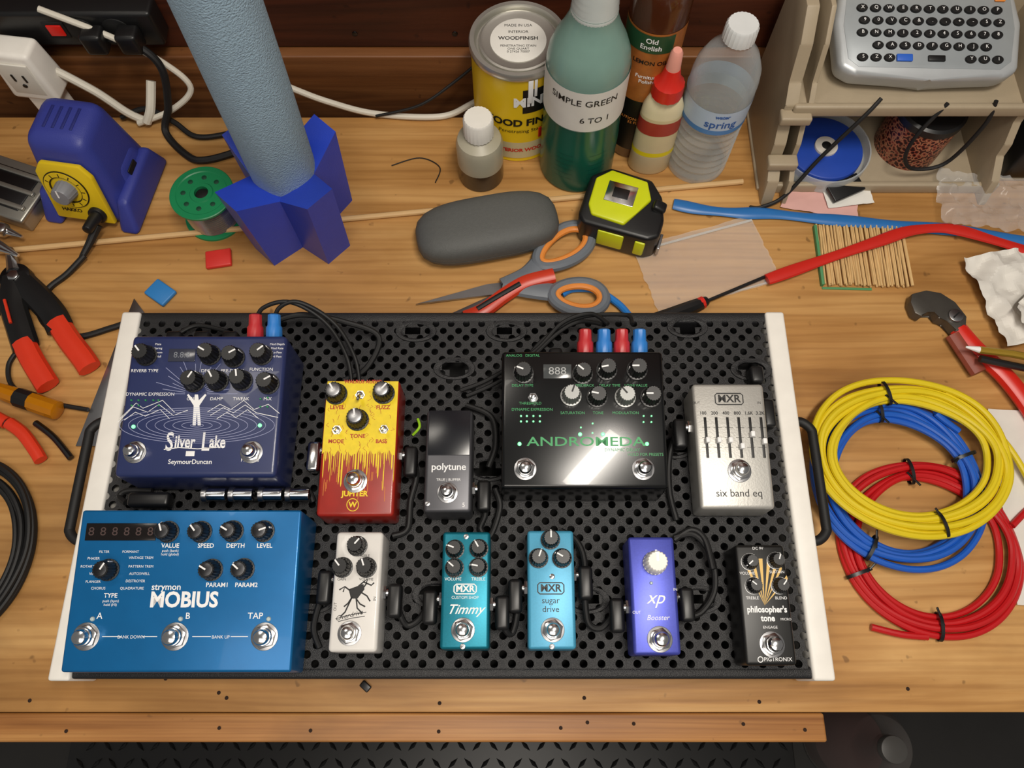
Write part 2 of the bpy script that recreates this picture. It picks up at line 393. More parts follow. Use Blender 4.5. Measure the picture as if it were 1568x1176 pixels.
for s,x,y in (('ANALOG',787,549),('DIGITAL',815,549),('DELAY TYPE',800,592),('FEEDBACK',895,592),('DELAY TIME',933,592),('LO/HI VALUE',973,592),('THRESHOLD',812,618),('DYNAMIC EXPRESSION',815,627),('SATURATION',877,632),('TONE',916,632),('MODULATION',958,632),('HOLD FOR PRESETS',990,694)): p.t(s,x,y,3.2,GRN)
for x,y in ((796,682),(992,682),(889,668),(924,668)): led(p,*p.p(x,y))
for x in (798,807,817,827):
    for y in (641,649): led(p,*p.p(x,y),.8,LED)
for x,y in ((890,658),(908,652),(908,666),(986,641),(998,641),(986,650),(998,650)): led(p,*p.p(x,y),.7,LED)
# fuzz pedal
m=M('fuzz_red','#9c2418',.35,var=.3,coat=.2)
p=Pedal('fuzz_pedal',-155,-93.5,122.5,235.5,36,42,m,(497,607,480,600,577,785),b=3)
YK=M('fuzz_yellow','#eccf18',.42,var=.15,vs=200); RK=M('fuzz_red_ink','#b03216',.5)
X,Y=p.w/2-1.2,p.d/2-1.2
yb=lambda f:-Y+f*(2*Y)
random.seed(21)
top=[(-X,Y),(X,Y)]; edge=[]; x=X
while x>-X+1.2:
    wd_=random.uniform(.5,1.5); gp=random.uniform(.3,1.1); l=random.choice((.40,.36,.33,.28,.24,.2,.38,.42))+random.uniform(-.03,.02)
    b0=.44+random.uniform(-.02,.03)
    edge+=[(x,yb(b0)),(x-.15,yb(l+.02)),(x-wd_/2,yb(l)-.6),(x-wd_+.15,yb(l+.02)),(x-wd_,yb(b0))]
    x-=wd_+gp
edge.append((-X,yb(.44)))
def tri_poly(pts,z):
    bm=bmesh.new(); v=[bm.verts.new((a,b,z)) for a,b in pts]; f=bm.faces.new(v); bmesh.ops.triangulate(bm,faces=[f]); return bm
p.put('yellow_artwork',tri_poly(top+edge,.1),YK)
sp=[]
for i in range(70):
    x=random.uniform(-X+2,X-2); y=random.uniform(yb(.45),Y-2); l=random.uniform(1.5,5)
    sp.append([(x,y),(x+random.uniform(-2,2),y-l*.5),(x+random.uniform(-1.5,1.5),y-l)])
p.put('artwork_scratches',ribbon(sp,.32,.14),RK)
sp=[]
for i in range(26):
    x=random.uniform(-X+3,X-3); y=random.uniform(yb(.18),yb(.42)); sp.append([(x,y),(x+random.uniform(-.4,.4),y-random.uniform(4,14))])
p.put('artwork_drips',ribbon(sp,.45,.1),M('fuzz_orange','#d07a1c',.4))
for x,y,a in ((512,600,30),(583,599,-40),(544,641,10)): p.knob(x,y,8,13,ang=a,cap=STL)
toggle(p,*p.p(513,657)); toggle(p,*p.p(584,656)); toggle(p,*p.p(548,602),40); p.foot(541,734,8.5)
for s,x,y,z_ in (('WALRUS AUDIO',552,580,4.2),('LEVEL',513,621,4.6),('FUZZ',582,621,4.6),('TONE',544,666,4.6),('MODE',511,674,4.4),('BASS',580,674,4.4)): p.t(s,x,y,z_,RK,bold=.15)
p.t('JUPITER',540,753,6,YK,bold=.2); p.lines([[(537+9*math.cos(t/12*math.pi),769+9*math.sin(t/12*math.pi)) for t in range(25)]],.6,YK); p.t('W',537,769,6,YK,bold=.2)
p.side_jack(1,-2,20); p.side_jack(-1,2,20,mat=CHR)
# tuner
m=M('grey_brushed','#5a5a5e',.4,.6)
p=Pedal('tuner_pedal',-70.5,-32.5,126,211,34,37,m,(653,723,652,722,630,784),b=3)
x,y=p.p(688,666); p.put('tuner_window',bx(34,38,.8,.3),M('dark_glass','#17181e',.22),(x,y,0))
p.t('polytune',688,718,8,INK,bold=.12); p.t('TRUE | BUFFER',688,737,3,INK); p.foot(687,756,7.5); screw(p,*p.p(658,772)); p.t('5',711,774,5,INK)
p.side_jack(1,-20,18)
# EQ
m=M('satin_silver','#bdbbb5',.42,.5,var=.05,bump=.1)
p=Pedal('equalizer_pedal',150.5,210,129,233,32,40,m,(1060,1163,1072,1187,592,780),b=3)
def mxr(p,px,py,w,mat,sz):
    x,y=p.p(px,py); h=w*.42; r=1.6; W,Hh=w/2,h/2
    pl=[(x-W+r,y-Hh),(x+W-r,y-Hh),(x+W,y-Hh+r),(x+W,y+Hh-r),(x+W-r,y+Hh),(x-W+r,y+Hh),(x-W,y+Hh-r),(x-W,y-Hh+r),(x-W+r,y-Hh)]
    p.put('logo_frame',ribbon([pl],.9),mat); p.tx('MXR',x,y,sz,mat,bold=.22)
mxr(p,1114,616,23,INKK,9)
for i,s in enumerate(('100','200','400','800','1.6K','3.2K')):
    f=i/5; px=1076+f*84; p.t(s,px,638,3.8,INKK,bold=.08)
    x,y=p.p(px+5,675); p.put('slider_slot',bx(2.2,34,.3,.1),INKK,(x,y,.02))
    yy=y+(-3,-3,-3,-8,2,-4)[i]; p.put('slider_tab',bx(3.4,4.6,6,.8),INK,(x,yy,.2))
    p.lines([[(px-1,660),(px+11,660)],[(px-1,675),(px+11,675)],[(px-1,690),(px+11,690)]],.35,INKK)
p.t('six band eq',1131,758,8.6,INKK,bold=.02,sx=.95); p.foot(1131,725,8.5); p.side_jack(-1,20,20); p.side_jack(1,40,14)
p.t('IN',1158,622,3,INKK); p.t('OUT',1066,622,3,INKK)
# modulation pedal
BL=M('anodised_blue','#0d69a6',.33,.35,var=.1,coat=.1)
p=Pedal('modulation_pedal',-331,-162,7,124,38,52,BL,(128,462,100,447,784,1028),b=2,sag=2)
for x,y,a in ((260,818,20),(310,818,40),(358,817,60),(405,817,-70),(327,877,60),(375,876,50),(170,877,-30)): p.knob(x,y,7.2,13,ang=a,cap=STD)
x,y=p.p(188,818); p.put('display_window',bx(54,13,.7,.3),M('display_black','#15100f',.15),(x,y,0))
for i in range(6): p.tx('8',x-22.5+i*9,y,9,M('dim_seg','#4b3a38',.4),z=.8,sx=1.1)
for s,x,y in (('VALUE',263,837),('SPEED',317,837),('DEPTH',362,837),('LEVEL',406,837),('PARAM1',335,896),('PARAM2',379,896),('TYPE',174,912)): p.t(s,x,y,4.6,INK,bold=.08)
p.t('push (bank)\nhold (global)',263,847,2.7); p.t('push (bpm)\nhold (HI)',174,923,2.7)
for s,x,y in (('CHORUS',155,901),('FLANGER',147,891),('ROTARY',138,868),('VIBE',146,879),('PHASER',147,856),('FILTER',163,846),('FORMANT',203,846),('VINTAGE TREM',219,855),('PATTERN TREM',219,868),('AUTOSWELL',217,879),('DESTROYER',211,890),('QUADRATURE',206,901)): p.t(s,x,y,2.7)
p.t('strymon',258,899,6.6,bold=.1); p.t('MOBIUS',285,919,15.5,bold=.5,sx=.92)
for s,x in (('A',158),('B',291),('TAP',393)): p.t(s,x,943,6.4,bold=.05)
LO=M('led_off','#b8c8c8',.3)
for x in (138,272,407): p.foot(x,977,9)
for x in (147,280,413): led(p,*p.p(x,951),1.8,LO)
p.lines([[(162,977),(190,977)],[(222,977),(245,977)],[(298,977),(326,977)],[(356,977),(382,977)]],.5,INK)
p.t('BANK DOWN',206,975,3.2); p.t('BANK UP',341,975,3.2)
# white overdrive
m=M('white_gloss','#e0ddd8',.35,coat=.2)
p=Pedal('overdrive_pedal',-137,-100.5,21,110,35,37,m,(513,583,506,580,815,996),b=3)
for x,y,a in ((545,838,-40),(524,871,40),(560,871,20)): p.knob(x,y,6.8,13,ang=a)
p.foot(538,969,8)
ART=[[(528,900),(535,905),(540,915),(534,925),(528,930)],[(535,905),(548,900),(556,893),(562,888),(560,896),(552,908),(546,918),(552,926),(560,930)],[(540,915),(530,938),(524,944)],[(546,918),(548,932),(556,940)],[(556,893),(568,898),(572,894)],[(520,905),(528,900),(526,908)],[(552,908),(562,914),(567,922)]]
p.lines(ART,1.1,INKK)
p.polys([[(534,904),(556,896),(558,904),(548,918),(538,918)]],INKK)
p.lines([[(516,948),(530,944),(545,941),(562,938)],[(520,952),(540,947),(560,944)]],.5,INKK)
p.t('TREBLE',555,853,2.8,INKK);p.t('GAIN',523,889,2.8,INKK);p.t('VOLUME',560,889,2.8,INKK); p.t('IN',574,918,3,INKK,rot=90); p.t('OUT',515,930,3,INKK,rot=90)
p.t('Overdrive',536,943,5,INKK,shear=.4,rot=14)
p.side_jack(1,0,20); p.side_jack(-1,10,20)
# teal
m=M('teal_metallic','#0b7488',.38,.5,var=.2,vs=900)
p=Pedal('distortion_pedal',-54,-17,23,110,34,37,m,(679,748,677,750,816,994),b=2.5)
for x,y,a in ((697,844,70),(732,843,30),(697,873,50),(732,872,80)): p.knob(x,y,6.4,12,ang=a)
p.t('VOLUME',695,890,3.3); p.t('TREBLE',732,890,3.3); mxr(p,713,905,17,INK,6.8); p.t('CUSTOM SHOP',713,918,3); p.t('Timmy',713,936,9.8,bold=.1,shear=.45); p.foot(711,966,8); screw(p,*p.p(713,824)); screw(p,*p.p(711,990))
p.side_jack(1,-10,20); p.side_jack(-1,-6,20)
# sky blue
m=M('sky_blue_enamel','#489dc0',.38,.2,var=.12,vs=900)
p=Pedal('drive_pedal',12,48,23,111,34,37,m,(807,877,808,883,814,994),b=2.5)
for x,y,a in ((842,829,0),(824,858,-20),(860,858,60)): p.knob(x,y,6.6,13,ang=a)
mxr(p,843,904,20,INKK,7.6); p.t('sugar\ndrive',843,929,6.4,INKK); p.foot(846,966,8); screw(p,*p.p(845,990)); screw(p,*p.p(845,886),CHR)
p.side_jack(-1,2,20); p.side_jack(1,12,20)
# boost
m=M('periwinkle_metallic','#4850b0',.36,.4,var=.15,vs=700)
p=Pedal('boost_pedal',90.5,126,19,106,34,37,m,(963,1030,968,1045,822,1003),b=2.5)
p.knob(1002,864,8.8,15,mat=WHT,pmat=STL,skirt=1.02); p.t('xp',1003,918,13.5,shear=.4,bold=.02); p.t('Booster',1007,948,5.2,shear=.3); p.foot(1010,980,8.5); p.t('IN',1034,905,3); p.t('OUT',974,940,3)
led(p,*p.p(997,895),1.3,LO); p.side_jack(1,0,20); p.side_jack(-1,-8,20)
# compressor
p=Pedal('compressor_pedal',173.5,211.5,12,100,33,36,M('satin_black','#131312',.4),(1128,1203,1140,1222,836,1018),b=2.5)
GO=M('gold_ink','#c3a05a',.4,.3)
p.polys([[(1172,930),(1168+i*13-30,858),(1174+i*13-30,858)] for i in range(5)]+[[(1172,930),(1198+i*9,868+i*16),(1200+i*9,874+i*16)] for i in range(2)],GO)
for x,y,a in ((1150,863,130),(1190,861,-20),(1155,900,50),(1196,900,-40)):
    xx,yy=p.p(x,y); knob(p,xx,yy,5.4,9,mat=BLK,ang=a); p.lines([[(x+13*math.cos(t/10*math.pi),y+13*math.sin(t/10*math.pi)) for t in range(21)]],.5,INK)
for s,x,y in (('DC 9V',1163,842),('VOLUME',1146,881),('SUSTAIN',1192,879),('TREBLE',1153,919),('BLEND',1198,919)): p.t(s,x,y,3)
p.t("philosopher's\ntone",1176,943,6.4,bold=.2,sx=.88); p.t('MICRO',1205,951,2.6); p.t('ENGAGE',1180,963,2.8); p.foot(1182,988,8.5); p.t('PIGTRONIX',1191,1010,4); p.lines([[(1163+4*math.cos(t/8*math.pi),1010+4*math.sin(t/8*math.pi)) for t in range(17)]],.6,INK)
# signal cabling on the deck
c=G('patch_cables',(0,160,50))
def cab(name,pts,r=2.6,mat=RUB,g=c): g.put(name,sw([Vector(q)-g.loc for q in pts],r,10,8),mat)
for y,pts in enumerate((
 [(-83,178,66),(-80,160,62),(-84,140,60),(-86,118,56),(-98,112,56)],
 [(-23,148,70),(-22,130,60),(-26,118,56),(-18,112,56),(-10,135,60),(-14,150,66)],
 [(-91,66,66),(-88,50,60),(-82,42,55),(-72,48,56),(-66,60,62)],
 [(-8,56,66),(-6,40,60),(0,36,55),(4,50,58),(4,66,62)],
 [(57,66,66),(58,92,62),(52,108,60),(40,116,58)],
 [(57,64,66),(60,44,58),(70,40,56),(80,50,60)],
 [(134,62,66),(136,50,58),(150,52,56),(162,70,58),(160,96,62),(148,112,62),(132,110,60)],
 [(-147,75,66),(-152,60,60),(-156,40,56),(-150,25,56)],
 [(141,200,66),(134,180,58),(132,150,56),(136,125,56)],
 [(132,108,60),(146,116,62),(156,108,64),(160,84,66)],
 [(-165,140,58),(-172,150,60),(-190,146,60),(-215,142,60)],
 [(-20,170,56),(-14,190,56),(-18,215,56),(-40,226,56)],
 [(-150,250,54),(-130,262,54),(-120,290,60),(-150,300,70),(-185,303,78),(-208,296,80)])): cab('patch_cable',pts)
for dx in (0,7):
    cab('power_lead',[(-222+dx*2.3,286,86),(-215+dx*2,300,96),(-190+dx,305,98),(-162+dx,292,84),(-146+dx,268,64),(-141+dx,240,54)],1.9)
cab('power_lead',[(-45,240,56),(-20,250,58),(20,275,62),(45,300,68),(70,306,74),(84,292,82)],1.9)
cab('power_lead',[(-40,235,55),(-15,246,57),(10,262,60),(40,290,66),(60,300,70),(78,292,82)],1.9)
cab('power_lead',[(105,292,82),(100,304,76),(60,306,66),(30,290,58),(10,268,54),(0,262,53)],1.9)
for x in (-250,-228,-204,-182):
    c.put('chrome_plug',cy(5,17,.6),CHR,Vector((x,143,72))-c.loc,(0,90,0)); 
    c.put('plug_collar',cy(6,4,.6),STL,Vector((x-2,143,72))-c.loc,(0,90,0))
c.put('black_plug',bx(34,12,12,3),BLK,Vector((-296,139,62))-c.loc); cab('patch_cable',[(-318,138,64),(-326,144,60),(-320,149,60),(-300,149,60)],2.4)
for x in (-300,-275,-250): 
    c.put('back_plug',bx(14,18,12,3),BLK,Vector((x,282,60))-c.loc)
cab('power_lead',[(-300,290,64),(-285,300,62),(-262,296,62),(-250,290,64)],2)
RCA_R=M('rca_red','#c03034',.4); RCA_B=M('rca_blue','#2f7fd0',.4)
for k,(x,m_,y) in enumerate(((-219,RCA_R,268),(-203,RCA_B,268),(62,RCA_R,254),(78,RCA_B,254),(93,RCA_R,254),(108,RCA_B,254))):
    c.put('rca_plug',lat([(0,0),(6,0),(6.8,2),(6.8,15),(5.6,17),(5.2,26),(3.4,27),(0,27)],20,lambda r,a,z:r*(1+.03*math.cos(10*a))),m_,Vector((x,y,90))-c.loc,(-70,0,0))
    c.put('rca_sleeve',cy(7.4,3,.5),STD,Vector((x,y-1,89.5))-c.loc,(-70,0,0))
c.put('black_plug',bx(12,16,14,3),BLK,Vector((38,264,64))-c.loc); c.put('black_plug',bx(12,16,14,3),BLK,Vector((215,252,52))-c.loc)
cab('ground_wire_green',[(-86,200,52),(-80,206,56),(-82,214,54)],1.2,M('lime','#9ad02a',.4))
g=G('wire_scrap',(-122,-3,0)); g.put('scrap',bx(9,6,3,1),BLK,(0,0,0),(0,0,-40))
# ---------------------------------------------------------------- left bench clutter
SB=M('station_blue','#343d90',.45,bump=.15,bs=900); SY=M('station_yellow','#e0c01c',.4)
def wc(g,name,pts,r,mat,**k): return g.put(name,sw([Vector(q)-g.loc for q in pts],r,10,8,**k),mat)
S=G('soldering_station',(-431,488,0))
S.fr=Rm((0,0,-9)); g=S
g.put('station_body',frus((86,88),(60,56),98,(-2,10),b=13,seg=5),SB,(0,4,0))
g.put('station_shoulder',frus((98,60),(72,40),50,(0,0),b=10),SB,(0,14,0))
for x in (-40,42): g.put('station_foot',frus((22,98),(12,70),34,(0,4),b=5),SB,(x,0,0))
fr=Matrix(g.fr)
g.fr=fr@T((0,-39.5,8))@Rm((75,0,0))
g.put('front_bezel',prism([(-31,2),(31,2),(29,60),(20,72),(-20,72),(-29,60)],6,2),SY)
g.put('dial_ring',lat([(22,0),(22,1),(15,1.2),(15,0)],40),INKK,(-4,42,6)); g.put('dial_face',lat([(21,0),(21,1.4),(16,1.5),(16,0)],40),SY,(-4,42,6.2))
g.put('dial_knob',lat([(0,0),(11,0),(9.5,12),(8.5,13.5),(0,14)],36,lambda r,a,z:r*(1+.03*math.cos(a*16))),M('grey_knob','#7d7f86',.45),(-4,42,6)); g.put('dial_pointer',bx(1.4,8,.6),INK,(-4,47,20))
for i in range(11):
    a=math.radians(-60+i*30); g.put('dial_tick',bx(.8,3.5,.3),INKK,(-4+18*math.sin(a),42+18*math.cos(a),7.7),(0,0,-math.degrees(a)))
g.tx('HAKKO',-10,15,6,INKK,bold=.2,z=6.3)
g.put('connector_ring',cy(9,5,1),BLK,(17,14,5)); g.put('connector_plug',cy(6.5,22,1.5,24,5),BLK,(17,14,9))
g.fr=fr
VN=M('vent','#22296e',.5)
for i in range(4): g.put('vent_slot',bx(3,26,1.2,.5),VN,(-14+i*9,14,97.6))
g.put('power_switch',bx(2,16,12,1),BLK,(43,10,28),(0,-10,0))
g.fr=Matrix.Identity(4)
wc(g,'strain_relief',[(-420,432,22),(-428,418,14),(-437,402,8)],5,RUB,taper=lambda t:1-.45*t)
wc(g,'cord',[(-434,404,9),(-450,385,5),(-466,368,4),(-470,345,4),(-455,325,4),(-425,316,4),(-395,325,4),(-378,332,4)],3,RUB)
wc(g,'cord_loop',[(-530,350,4),(-495,335,4),(-480,310,4),(-486,285,4),(-475,262,4),(-440,248,4),(-400,240,4)],2.2,RUB)
g=G('metal_tin',(-523,478,0),(0,0,-20))
TIN=M('tin_metal','#a8a69e',.35,.85)
g.put('tin_box',bx(74,60,22,2),TIN); g.put('tin_lid_rim',bx(78,64,5,2),TIN,(0,0,18)); g.put('tin_panel',bx(58,44,1.5,.5),STD,(0,0,23)); g.put('tin_bar',bx(70,5,3,1),TIN,(0,-18,23.5)); g.put('tin_bar',bx(70,5,3,1),TIN,(0,0,23.5)); g.put('tin_bar',bx(70,5,3,1),TIN,(0,18,23.5))
SPG=M('spool_green','#17804f',.35)
g=G('solder_spool',(-311,457,0))
g.put('bottom_flange',cy(31,3,.8,48),SPG); g.put('solder_winding',lat([(14,3)]+[(26+(.8 if i%2 else 0),3+i*1.45) for i in range(24)]+[(14,38)],48),M('solder','#d4d2cd',.25,.9)); g.put('top_flange',lat([(7,38),(31,38),(31.8,39),(31.8,41),(31,41.6),(26,41.6),(25,40.8),(12,40.8),(11,42),(7,42),(7,38)],56),SPG)
SPD=M('spool_dark','#0a3f2a',.5)
for i in range(8):
    a=i*math.pi/4; g.put('spoke_hole',cy(2.6,.4,.1,16),SPD,(18.5*math.cos(a),18.5*math.sin(a),40.7))
g.put('core_hole',cy(6.8,.5,.1,24),INKK,(0,0,38.2))
# towel roll holder
g=G('towel_holder',(-217,447,0),(0,0,2))
def star(rt,ri,hw,zt=None,zi=None):
    P=[]
    for k in range(4):
        a=math.radians(45+90*k); d=Vector((math.cos(a),math.sin(a))); n=Vector((-d.y,d.x))
        for s_ in (-1,1):
            q=d*rt+n*hw*s_; P.append((q.x,q.y,zt) if zt else (q.x,q.y))
        b=math.radians(90+90*k); q=Vector((math.cos(b),math.sin(b)))*ri; P.append((q.x,q.y,zi) if zt else (q.x,q.y))
    return P
def holder():
    bt,tp=star(54,28,15),star(60,30,15,104,84); bm=bmesh.new()
    A=[bm.verts.new((*q,0)) for q in bt]; Bv=[bm.verts.new(q) for q in tp]; n=len(A)
    ca=bm.verts.new((0,0,0)); cb=bm.verts.new((0,0,78))
    for i in range(n):
        j=(i+1)%n; bm.faces.new((A[i],A[j],Bv[j],Bv[i])); bm.faces.new((A[j],A[i],ca)); bm.faces.new((Bv[i],Bv[j],cb))
    return bm
g.put('holder_body',holder(),BLUP,ang=15)
TOW=M('blue_paper_towel','#9db6c8',.92,var=.16,vs=420,bump=1,bs=700)
g=G('paper_towel_roll',(-217,454,80),(3,3,0))
g.put('towel_roll',lat([(0,0),(30,0),(30.5,2),(31,120),(30.6,242),(29,244),(20,244),(19.5,100)],64,lambda r,a,z:r+(.25*math.sin(a*7+z*.05) if r>25 else 0)),TOW)
g.put('cardboard_core',lat([(19.5,10),(19.5,243),(18.3,243),(18.3,10)],40),M('cardboard','#9a7b57',.8))
for nm,m_,pos,rz in (('blue_tubing_scrap',M('scrap_blue','#2f7fc4',.45),(-353,365),-35),('red_tubing_scrap',M('scrap_red','#cf2f28',.45),(-300,404),10)):
    g=G(nm,(pos[0],pos[1],0),(0,0,rz)); g.put('flattened_tube',bev(bx(26,20,5,0),1.6,3),m_)
g=G('dowel_rod',(-140,455,0)); wc(g,'rod',[(-530,412,3.2),(-140,455,3.2),(246,498,3.2)],3,M('birch','#d2ac78',.6),smooth=False)
g=G('steel_plate',(-380,275,0)); g.put('plate',prism([(-26,-70),(16,-70),(16,66),(1,84)],2,.3),STL)
# wire stripper left
g=G('wire_stripper',(-470,320,0))
OR=M('grip_red','#d8371c',.4)
wc(g,'jaw',[(-512,412,9),(-500,385,9)],7,STL,taper=lambda t:.5+.6*t)
g.put('pivot_plate',cy(15,10,1),STD,Vector((-497,378,3))-g.loc); g.put('pivot_screw',cy(6,3,.6,6),CHR,Vector((-497,378,13))-g.loc)
for A in ([(-500,380,9),(-494,350,9),(-482,325,9),(-470,302,9)],[(-496,378,9),(-470,356,9),(-452,338,9),(-441,322,9)]): wc(g,'arm',A,5,BLK,flat=(13,6))
for A in ([(-474,308,9),(-462,290,9),(-448,272,9),(-440,262,9)],[(-446,330,9),(-430,310,9),(-412,290,9),(-404,280,9)]): wc(g,'grip',A,5,OR,flat=(11,7))
wc(g,'grip_stripe',[(-498,350,16),(-486,325,16)],1.5,OR)
g=G('helping_hand_clip',(-505,425,0))
for a,b in (((-535,442,12),(-500,424,12)),((-525,418,16),(-496,400,16))):
    wc(g,'clip_jaw',[a,b],3,CHR,taper=lambda t:1.3-t*.8,smooth=False); wc(g,'clip_jaw_lower',[Vector(a)+Vector((0,-7,-3)),b],3,CHR,taper=lambda t:1.3-t*.8,smooth=False)
g.put('clip_joint',lat([(0,0),(6,2),(8,7),(6,12),(0,14)],20),CHR,(-18,8,4)); wc(g,'clip_rod',[(-560,440,6),(-520,432,10)],2.4,CHR,smooth=False)
g=G('amber_screwdriver',(-455,245,0))
AMB=M('amber_acetate','#d08410',.15,trans=.3)
wc(g,'handle',[(-496,262,9),(-480,256,9),(-448,245,9),(-424,237,9)],7,AMB,taper=lambda t:(.8+.5*math.sin(min(1,t*1.25)*math.pi*.5))*(.6 if t>.98 else 1))
wc(g,'handle_band',[(-466,251,9),(-452,246.5,9)],9.3,BLK,smooth=False)
wc(g,'shaft',[(-560,284,9),(-496,262,9)],2.5,STL,smooth=False); wc(g,'ferrule',[(-504,265,9),(-490,260,9)],5.8,BLK,smooth=False)
g=G('needle_nose_pliers',(-450,225,0))
wc(g,'grip',[(-470,226,7),(-455,216,7),(-440,200,7),(-432,190,7)],5,OR,flat=(6,5)); wc(g,'grip',[(-490,235,7),(-472,226,7)],5,OR,flat=(6,5))
wc(g,'shank',[(-445,226,7),(-425,212,7),(-405,192,7)],3,STD); wc(g,'tip',[(-500,225,7),(-470,226,7)],4,STD)
g=G('black_cable_coil',(-490,108,0))
bm=bmesh.new()
for k in range(8):
    rx,ry=56+k*2.1,66+k*2.5; cx,cy2=random.uniform(-2,2)-4,random.uniform(-3,3); z=3+2.5*(k%3)
    sw([(cx+rx*math.cos(t/16*2*math.pi),cy2+ry*math.sin(t/16*2*math.pi),z+random.uniform(0,1.5)) for t in range(16)],2.4,8,5,closed=True,bm=bm)
g.put('coil_strands',bm,RUB)
# ---------------------------------------------------------------- power strip with its cords
g=G('white_plug_adapter',(-499,590,40),(0,0,-8))
g.put('adapter_body',frus((52,34),(44,28),60,(0,0),b=5),WHT)
g.put('adapter_face',bx(34,2,40,.8),M('offwhite','#ddd9cf',.5),(0,-16,10)); 
for x in (-6,6): g.put('socket_slit',bx(2,1,9,.2),INKK,(x,-17.6,28))
g.put('socket_ground',cy(2.4,1,.2,12),INKK,(0,-17,22),(90,0,0)); g.put('adapter_stand',bx(30,24,41,2),WHT,(0,0,-40))
g=G('power_strip',(-450,622,78))
g.put('strip_body',bx(190,26,42,4),BLK,(0,0,0)); g.put('red_switch',bx(15,5,13,1),M('switch_red','#b3160e',.3,emit=.3),(-6,-13,16)); g.put('switch_frame',bx(22,3,20,1),RUB,(-6,-12.5,12))
for x in (20,55): g.put('socket',cy(14,2,.4),RUB,(x,-12,22),(90,0,0)); g.put('plug_black',bx(22,20,24,4),BLK,(x+14,-24,8))
WC=M('white_cord','#d8d2c4',.5)
wc(g,'white_cord_a',[(-560,600,95),(-500,598,75),(-450,590,40),(-420,580,14),(-400,575,5)],4.4,WC)
wc(g,'white_cord_b',[(-460,610,125),(-400,600,100),(-360,596,70),(-342,590,40),(-370,580,18),(-410,572,6)],3.2,WC)
wc(g,'white_cord_c',[(-290,604,60),(-240,600,30),(-200,594,14),(-150,586,5),(-80,583,4),(-46,600,4),(-20,626,-3)],3.4,WC)
wc(g,'white_cord_d',[(-400,572,8),(-392,580,20),(-386,600,40)],5,WC)
wc(g,'black_cord_a',[(-410,604,95),(-376,596,92),(-360,588,70),(-368,575,30),(-378,560,6),(-350,530,4),(-330,525,4),(-300,535,4),(-280,548,4)],4,RUB)
wc(g,'black_cord_b',[(-430,580,6),(-400,585,14),(-370,572,8),(-345,556,4),(-310,560,4),(-270,575,4)],3,RUB)
wc(g,'black_cord_c',[(-150,582,6),(-100,585,20),(-60,600,40),(-30,612,60)],1.6,RUB)
g=G('black_thin_wire',(-85,505,0)); wc(g,'wire',[(-130,520,1.2),(-100,530,1.2),(-78,518,1.2),(-82,498,1.2)],.6,RUB)
# ---------------------------------------------------------------- mid bench
g=G('glasses_case',(-25,431,0),(0,0,12))
GC=M('case_grey','#565755',.6,var=.12,vs=300,bump=.3,bs=1200)
def sup(a,b,h0,h1,n=48):
    return lat([(0,h0)]+[(math.cos(t)**.55,h0+(h1-h0)*math.sin(t)**.75) for t in [i/10*math.pi/2 for i in range(10)]]+[(0,h1)],n,lambda r,an,z: r/((abs(math.cos(an)/a)**3.2+abs(math.sin(an)/b)**3.2)**(1/3.2)))
g.put('case_lower',sup(73,34,16,0),GC); g.put('case_seam',sup(72,33,15.5,17.5),INKK); g.put('case_lid',sup(73,34,17,37),GC)
g=G('scissors',(-6,371,0))
SG=M('scissor_grey','#6a7078',.45)
g.put('blade',prism([(-90,-20),(-20,2),(18,8),(22,-2),(-10,-9)],2.2,.3),STL,(0,0,3)); g.put('blade',prism([(-72,-42),(-70,-40),(20,6),(20,-4),(0,-14)],2.2,.3),STL,(0,0,6)) 
g.put('pivot_screw',cy(4.5,3,.6),STD,(0,-2,8))
def loop(g,name,pts,r,mat,inner,ir):
    wc(g,name,pts,r,mat,closed=True); wc(g,name+'_liner',inner,ir,ORG,closed=True)
def ell(cx,cy_,a,b,rot,z,n=14,eg=0):
    o=[]; r_=math.radians(rot)
    for i in range(n):
        t=2*math.pi*i/n; x=a*math.cos(t); y=b*math.sin(t)*(1+eg*math.cos(t)); o.append((cx+x*math.cos(r_)-y*math.sin(r_),cy_+x*math.sin(r_)+y*math.cos(r_),z))
    return o
wc(g,'handle_arm',[(-8,368,8),(15,380,9),(28,394,9)],6,SG,flat=(11,5)); wc(g,'handle_arm',[(-8,372,8),(15,366,9),(40,362,9)],6,SG,flat=(10,5))
loop(g,'upper_loop',ell(52,413,32,18,38,10,eg=.2),5.8,SG,ell(52,413,27,13,38,12,eg=.2),3.4)
loop(g,'lower_loop',ell(66,356,26,16.5,-6,10,eg=.15),5.8,SG,ell(66,356,21,11.5,-6,12,eg=.15),3.4)
g=G('red_handled_snips',(5,360,0))
wc(g,'grip',[(-46,334,8),(-28,342,9),(-8,358,10),(14,372,11),(42,380,11)],5,M('snip_red','#c93a22',.35),flat=(8,6))
wc(g,'grip_inlay',[(-34,341,14.3),(-14,354,15.4),(8,368,16)],2.5,RUB,flat=(2.6,2))
g=G('blue_hook_tubing',(95,350,0)); TB=M('tube_blue','#1f78c8',.35)
wc(g,'tube',[(50,362,5),(62,368,5),(85,366,5),(105,352,5),(116,338,5),(122,328,5)],3.6,TB)
